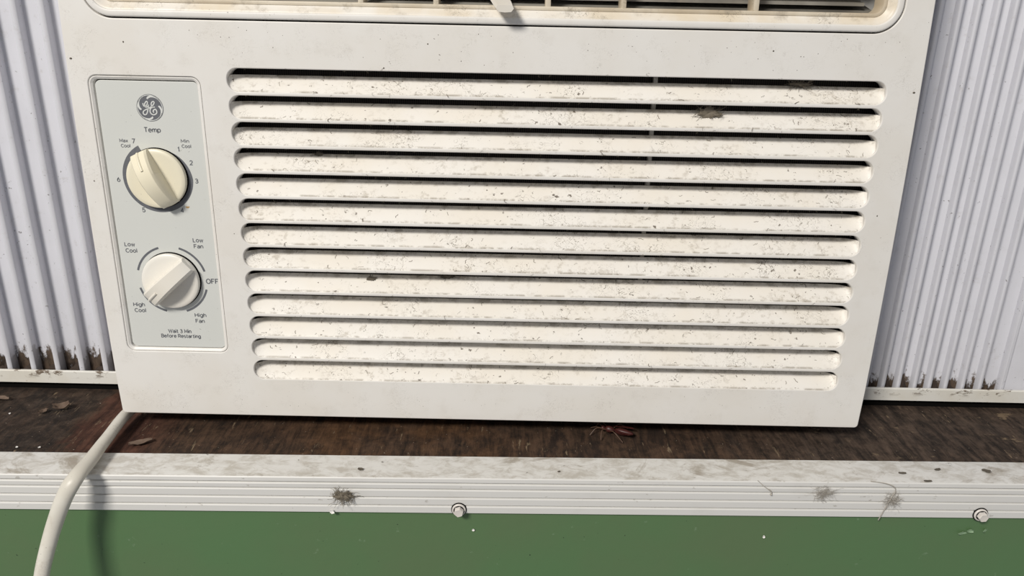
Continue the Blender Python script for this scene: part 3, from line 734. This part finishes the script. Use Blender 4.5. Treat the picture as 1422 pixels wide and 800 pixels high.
def clump(name, center, size, label, mat, n=90, frame=None, cat='dust', rad=0.00010, core=True):
    """matted tuft: a lumpy core with loose fibres, size = (x, y, z) half extents"""
    bm = bmesh.new()
    if core:
        bmesh.ops.create_icosphere(bm, subdivisions=3, radius=1.0)
        for vt in bm.verts:
            f_ = 0.80 + 0.75 * mnoise.noise(vt.co * 1.9 + Vector(center) * 300) + 0.25 * mnoise.noise(vt.co * 6)
            vt.co = Vector((vt.co.x * size[0], vt.co.y * size[1], vt.co.z * size[2])) * max(0.2, f_)
    for k in range(n):
        v_ = Vector((random.gauss(0, 0.45), random.gauss(0, 0.4), random.gauss(0, 0.45)))
        fibre(bm, (v_.x * size[0], v_.y * size[1], v_.z * size[2]), (random.uniform(-1, 1), random.uniform(-.3, .3), random.uniform(-1, 1)), Vector((0, -1, 0)), random.uniform(0.5, 1.3) * max(size), rad, 0.9)
    o = link(name, from_bm(bm, name), mat)
    if frame == 'ac':
        o.rotation_euler = (R(-1.76), 0, 0); v_ = rotAC @ Vector(center); o.location = (v_.x, v_.y, v_.z + 0.012)
    else: o.location = center
    return tag(o, label, cat, 'dust clumps on the unit and trim')
def on_slat(x, z):
    """point on a slat surface seen at face height z"""
    k = int((S_TOP - z) // S_P); zb = S_TOP - S_P * k - S_H; f_ = min(1, max(0, (z - zb) / 0.0083))
    return (x, 0.0006 + 0.0082 * f_ - 0.0006, zb + 0.00075 + 0.0076 * f_)
clump('dust_clump', (0.1168, 0.0052, 0.1862), (0.0056, 0.0010, 0.0034), 'large grey dust clump hanging in the second louver gap', 'lint', 110, 'ac')
clump('dust_clump', on_slat(-0.0262, 0.0888), (0.0042, 0.0008, 0.0012), 'dark dust smear under a louver edge at mid panel', 'lint_dark', 50, 'ac')
clump('dust_clump', on_slat(-0.0705, 0.0870), (0.0030, 0.0007, 0.0014), 'dark dust crumb on the ninth louver slat', 'lint_dark', 36, 'ac')
clump('dust_clump', on_slat(-0.0975, 0.1612), (0.0024, 0.0007, 0.0013), 'small dark dust crumb high on the fourth louver slat', 'lint_dark', 30, 'ac')
clump('dust_clump', (0.1650, 0.0075, 0.2022), (0.0066, 0.0010, 0.0008), 'grey fluff caught in the top louver gap at right', 'lint', 70, 'ac')
pt = on_trim(-0.0817, -0.0462, -0.0108)
clump('lint_tuft', pt, (0.0058, 0.0012, 0.0030), 'brown lint tuft stuck on the ribbed trim below the louvers', 'lint', 140)
pt = on_trim(0.1905, -0.0460, -0.0062)
clump('lint_tuft', pt, (0.0050, 0.0006, 0.0036), 'pale grey dust tuft on the trim right of centre', 'web', 190, None, 'dust', 0.00005, False)
pt = on_trim(0.2308, -0.0460, -0.0105)
clump('lint_tuft', pt, (0.0040, 0.0006, 0.0042), 'pale dust tuft at the foot of the cobweb strand', 'web', 200, None, 'dust', 0.00005, False)
bm = bmesh.new()
tube_bm(bm, catmull([on_trim(0.2165, -0.0450, 0.0016), on_trim(0.2260, -0.0462, 0.0006), on_trim(0.2310, -0.0463, -0.0030), on_trim(0.2290, -0.0464, -0.0100), on_trim(0.2262, -0.0465, -0.0190), on_trim(0.2250, -0.0460, -0.0240)], 5), 0.0003, 5)
tag(link('cobweb_strand', from_bm(bm, 'cobweb_strand'), 'web'), 'dusty cobweb strand hanging over the trim at right', 'cobweb')
bm = bmesh.new()
tube_bm(bm, catmull([on_trim(0.1520, -0.0452, 0.0014), on_trim(0.1560, -0.0461, -0.0020), on_trim(0.1600, -0.0462, -0.0050), on_trim(0.1605, -0.0462, -0.0075)], 5), [0.0002] * 8 + [0.0004] * 6 + [0.0007] * 2, 5)
tag(link('cobweb_strand', from_bm(bm, 'cobweb_strand'), 'web'), 'short dusty thread on the trim left of the pale tuft', 'cobweb')

def flake(name, loc, size, label, mat, cat, rot=(0, 0, 0), seed=0, group=None, curl=0.4):
    """curled, ragged flake with thickness"""
    bm = bmesh.new(); nx, ny = 8, 6; g = []
    for j in range(ny + 1):
        row = []
        for i in range(nx + 1):
            u, v_ = i / nx * 2 - 1, j / ny * 2 - 1
            e = 1 + 0.35 * mnoise.noise(Vector((u * 2, v_ * 2, seed * 3.3)))
            k = max(0.15, 1 - 0.5 * u * u)
            row.append(bm.verts.new((u * size[0] * e, v_ * size[1] * e * k, size[2] * (curl * u * u + v_ * v_ * 0.6 + 0.5 * mnoise.noise(Vector((u * 1.7, v_ * 1.7, seed)))) + size[2] * 0.35)))
        g.append(row)
    fs = [bm.faces.new((g[j][i], g[j][i + 1], g[j + 1][i + 1], g[j + 1][i])) for j in range(ny) for i in range(nx)]
    r = bmesh.ops.extrude_face_region(bm, geom=fs)
    for q_ in r['geom']:
        if isinstance(q_, bmesh.types.BMVert): q_.co.z += 0.0003
    o = link(name, from_bm(bm, name, 50), mat, None, loc, rot)
    return tag(o, label, cat, group)
flake('dried_leaf', (-0.2770, 0.0225, 0.0010), (0.0046, 0.0028, 0.0022), 'curled dry leaf scrap on the dark ledge left of the cord', 'leaf', 'leaf', (0.3, 0, 0.5), 1, None, 0.8)
flake('dried_leaf', (-0.2860, 0.0175, 0.0006), (0.0028, 0.0016, 0.0014), 'tiny brown leaf crumb beside the curled leaf scrap', 'leaf', 'leaf', (0.2, 0, 1.0), 2)
flake('dried_leaf', (-0.3235, 0.0330, 0.0008), (0.0065, 0.0022, 0.0014), 'flat dry leaf scrap on the ledge at the far left', 'leaf', 'leaf', (0, 0, -0.2), 3)
flake('dried_leaf', (-0.2080, -0.0165, 0.0010), (0.0062, 0.0024, 0.0010), 'brown leaf scrap on the ledge just right of the cord', 'leaf', 'leaf', (0, 0, 0.5), 4)
p = on_trim(-0.0888, -0.0460, -0.0212); flake('paint_chip', p, (0.0013, 0.0012, 0.0006), 'white paint chip on the bottom edge of the trim', 'chip', 'paint chip', (R(90), 0, 0), 5)
p = on_trim(-0.0086, -0.0437, -0.0348); flake('paint_chip', p, (0.0007, 0.0007, 0.0004), 'white fleck on the green wall under the middle bolt', 'chip', 'paint chip', (R(90), 0, 0), 6)
p = on_trim(0.1610, -0.0437, -0.0378); flake('paint_chip', p, (0.0007, 0.0009, 0.0004), 'white fleck on the green wall right of centre', 'chip', 'paint chip', (R(90), 0, 0), 7)
for k, (x, y) in enumerate(((-0.2779, -0.0235), (-0.2648, -0.0232), (-0.3060, 0.0150))):
    flake('grit', (x, y, 0.0004), (0.0006, 0.0006, 0.0004), ('pale grit grain on the ledge at the left, near the trim', 'pale grit grain on the ledge between the grain at left and cord', 'pale grit grain on the ledge below the flat leaf scrap')[k], 'chip', 'grit', (0, 0, k), 8 + k, 'grit grains on the ledge')

for k, (x, y, sz) in enumerate(((0.2393, -0.0325, 0.0030), (0.2620, -0.0280, 0.0026), (0.2903, -0.0284, 0.0032), (0.2503, -0.0400, 0.0030), (0.0406, -0.0383, 0.0011), (-0.0722, -0.0400, 0.0022))):
    flake('dirt_crumb', (x, y, 0.0013), (sz * 0.72, sz * (0.25 + 0.12 * (k % 3)), 0.0004), ('dark dirt crumb on the trim top, above the cobweb strand', 'dark dirt crumb on the trim top, midway from cobweb to right bolt', 'dark dirt crumb on the trim top above the right bolt', 'dark dirt crumb at the trim front edge right of the cobweb', 'tiny round dark crumb on the trim top right of the middle bolt', 'dark dirt crumb on the trim top above the brown lint tuft')[k], 'lint_dark', 'dirt', (0, 0, 0.35 * math.sin(k * 2.1)), 40 + k, 'dirt crumbs on the trim top')
M['green_chip'] = flat('lifted_green_paint', (0.22, 0.33, 0.20), 0.5)
for k, (x, z) in enumerate(((0.2815, -0.0322), (0.2772, -0.0338), (0.2900, -0.0318))):
    p = on_trim(x, -0.0437, z); flake('paint_flake', p, ((0.0018, 0.0010, 0.0008), (0.0026, 0.0009, 0.0006), (0.0020, 0.0008, 0.0006))[k], ('lifted green paint flake on the wall just under the right bolt', 'lifted green paint flake on the wall, leftmost below the right bolt', 'lifted green paint flake on the wall, rightmost below the right bolt')[k], 'green_chip', 'paint flake', (R(90), 0, 0.3 * k), 30 + k, 'paint flakes below the right bolt')

# brown dirt heaps caught between the pleats
ords = ['first', 'second', 'third', 'fourth', 'fifth', 'sixth', 'seventh', 'eighth', 'ninth']
def heap(x0, x1, h, label, seed, high_right):
    bm = bmesh.new(); n = 8; A = []; B = []; C_ = []
    for i in range(n + 1):
        f_ = i / n; sh = f_ if high_right else 1 - f_
        hh = h * (0.18 + 0.82 * sh ** 1.3) * (1 + 0.5 * mnoise.noise(Vector((f_ * 4, seed * 2.1, 0.4)))); hh = max(hh, 0.0012)
        x = x0 + (x1 - x0) * f_
        A.append(bm.verts.new((x, -0.0042 + 0.0006 * mnoise.noise(Vector((f_ * 6, seed, 2))), 0.0))); B.append(bm.verts.new((x, -0.0030, hh * 0.45))); C_.append(bm.verts.new((x, -0.0002, hh)))
    D = [bm.verts.new((a.co.x, 0.0004, 0.0)) for a in A]
    for i in range(n):
        for P_, Q_ in ((A, B), (B, C_), (C_, D), (D, A)): bm.faces.new((P_[i], P_[i + 1], Q_[i + 1], Q_[i]))
    bm.faces.new((A[0], B[0], C_[0], D[0])); bm.faces.new((A[-1], B[-1], C_[-1], D[-1]))
    tag(link('dirt_heap', from_bm(bm, 'dirt_heap', 30), 'flake', None, (0, 0.0550, 0.0081)), label, 'dirt', 'dirt caught in the curtain pleats')
for i in range(7):
    a, b = rr_[2 + i], rr_[3 + i]
    heap(a + 0.0032, b - 0.0002, random.uniform(0.011, 0.017), 'brown dirt in the right curtain, %s pleat from the unit' % ords[i], i, False)
for i in range(5):
    a, b = lr[15 + i], lr[16 + i]
    heap(a + 0.0040, b - 0.0002, random.uniform(0.009, 0.013), 'brown dirt in the left curtain, %s pleat from the unit' % ords[4 - i], i + 20, True)

# dead red wasp under the unit
ws = empty('dead_wasp', (0.0760, 0.0060, 0.0006), (0, 0, R(-22))); tag(ws, 'dead red brown wasp lying on the ledge under the unit', 'insect')
def blob(name, c, s, mat, parent, rot=0):
    bm = bmesh.new(); bmesh.ops.create_uvsphere(bm, u_segments=14, v_segments=8, radius=1.0)
    for vt in bm.verts:
        taper = 1 - 0.25 * vt.co.x
        vt.co = Vector((vt.co.x * s[0], vt.co.y * s[1] * taper, vt.co.z * s[2] * taper))
    return link(name, from_bm(bm, name, 60), mat, parent, c, (0, 0, rot))
blob('abdomen', (0.0075, 0.0, 0.0030), (0.0062, 0.0022, 0.0021), 'wasp', ws)
blob('thorax', (-0.0015, 0.0, 0.0030), (0.0032, 0.0021, 0.0021), 'wasp', ws)
blob('head', (-0.0058, 0.0, 0.0030), (0.0014, 0.0018, 0.0016), 'wasp', ws)
for i, pts in enumerate(([(-3, -1.5, 3), (-5, -6, 4.5), (-4, -11, .6)], [(-1, -1.5, 3), (3, -6, 4.8), (9, -8, .6)], [(-3, 1.5, 3), (-8, 4, 4.5), (-12, 2, .6)], [(0, 1.5, 3), (3, 6, 4.5), (8, 9, .6)], [(-4, -1.2, 3), (-9, -4, 4.2), (-12, -8, .6)])):
    bm = bmesh.new(); tube_bm(bm, catmull([Vector(p_) * MM for p_ in pts], 5), 0.00028, 5)
    link('leg', from_bm(bm, 'leg'), 'wasp_leg', ws)
for s_ in (-1, 1):
    bm = bmesh.new(); tube_bm(bm, catmull([Vector(p_) * MM for p_ in ((-6.5, s_, 3.4), (-10, 2.5 * s_, 4), (-13, 3 * s_, 3))], 5), 0.00018, 5)
    link('antenna', from_bm(bm, 'antenna'), 'wasp_leg', ws)
    bm = bmesh.new(); W0 = [(-1, 1.2 * s_), (6, 2.6 * s_), (13, 3.4 * s_), (12, 5.0 * s_), (5, 4.6 * s_)]
    f1 = bm.faces.new([bm.verts.new((x * MM, y * MM, 0.0046)) for x, y in W0]); r = bmesh.ops.extrude_face_region(bm, geom=[f1])
    for q_ in r['geom']:
        if isinstance(q_, bmesh.types.BMVert): q_.co.z += 0.0001
    link('wing', from_bm(bm, 'wing'), 'wasp', ws)
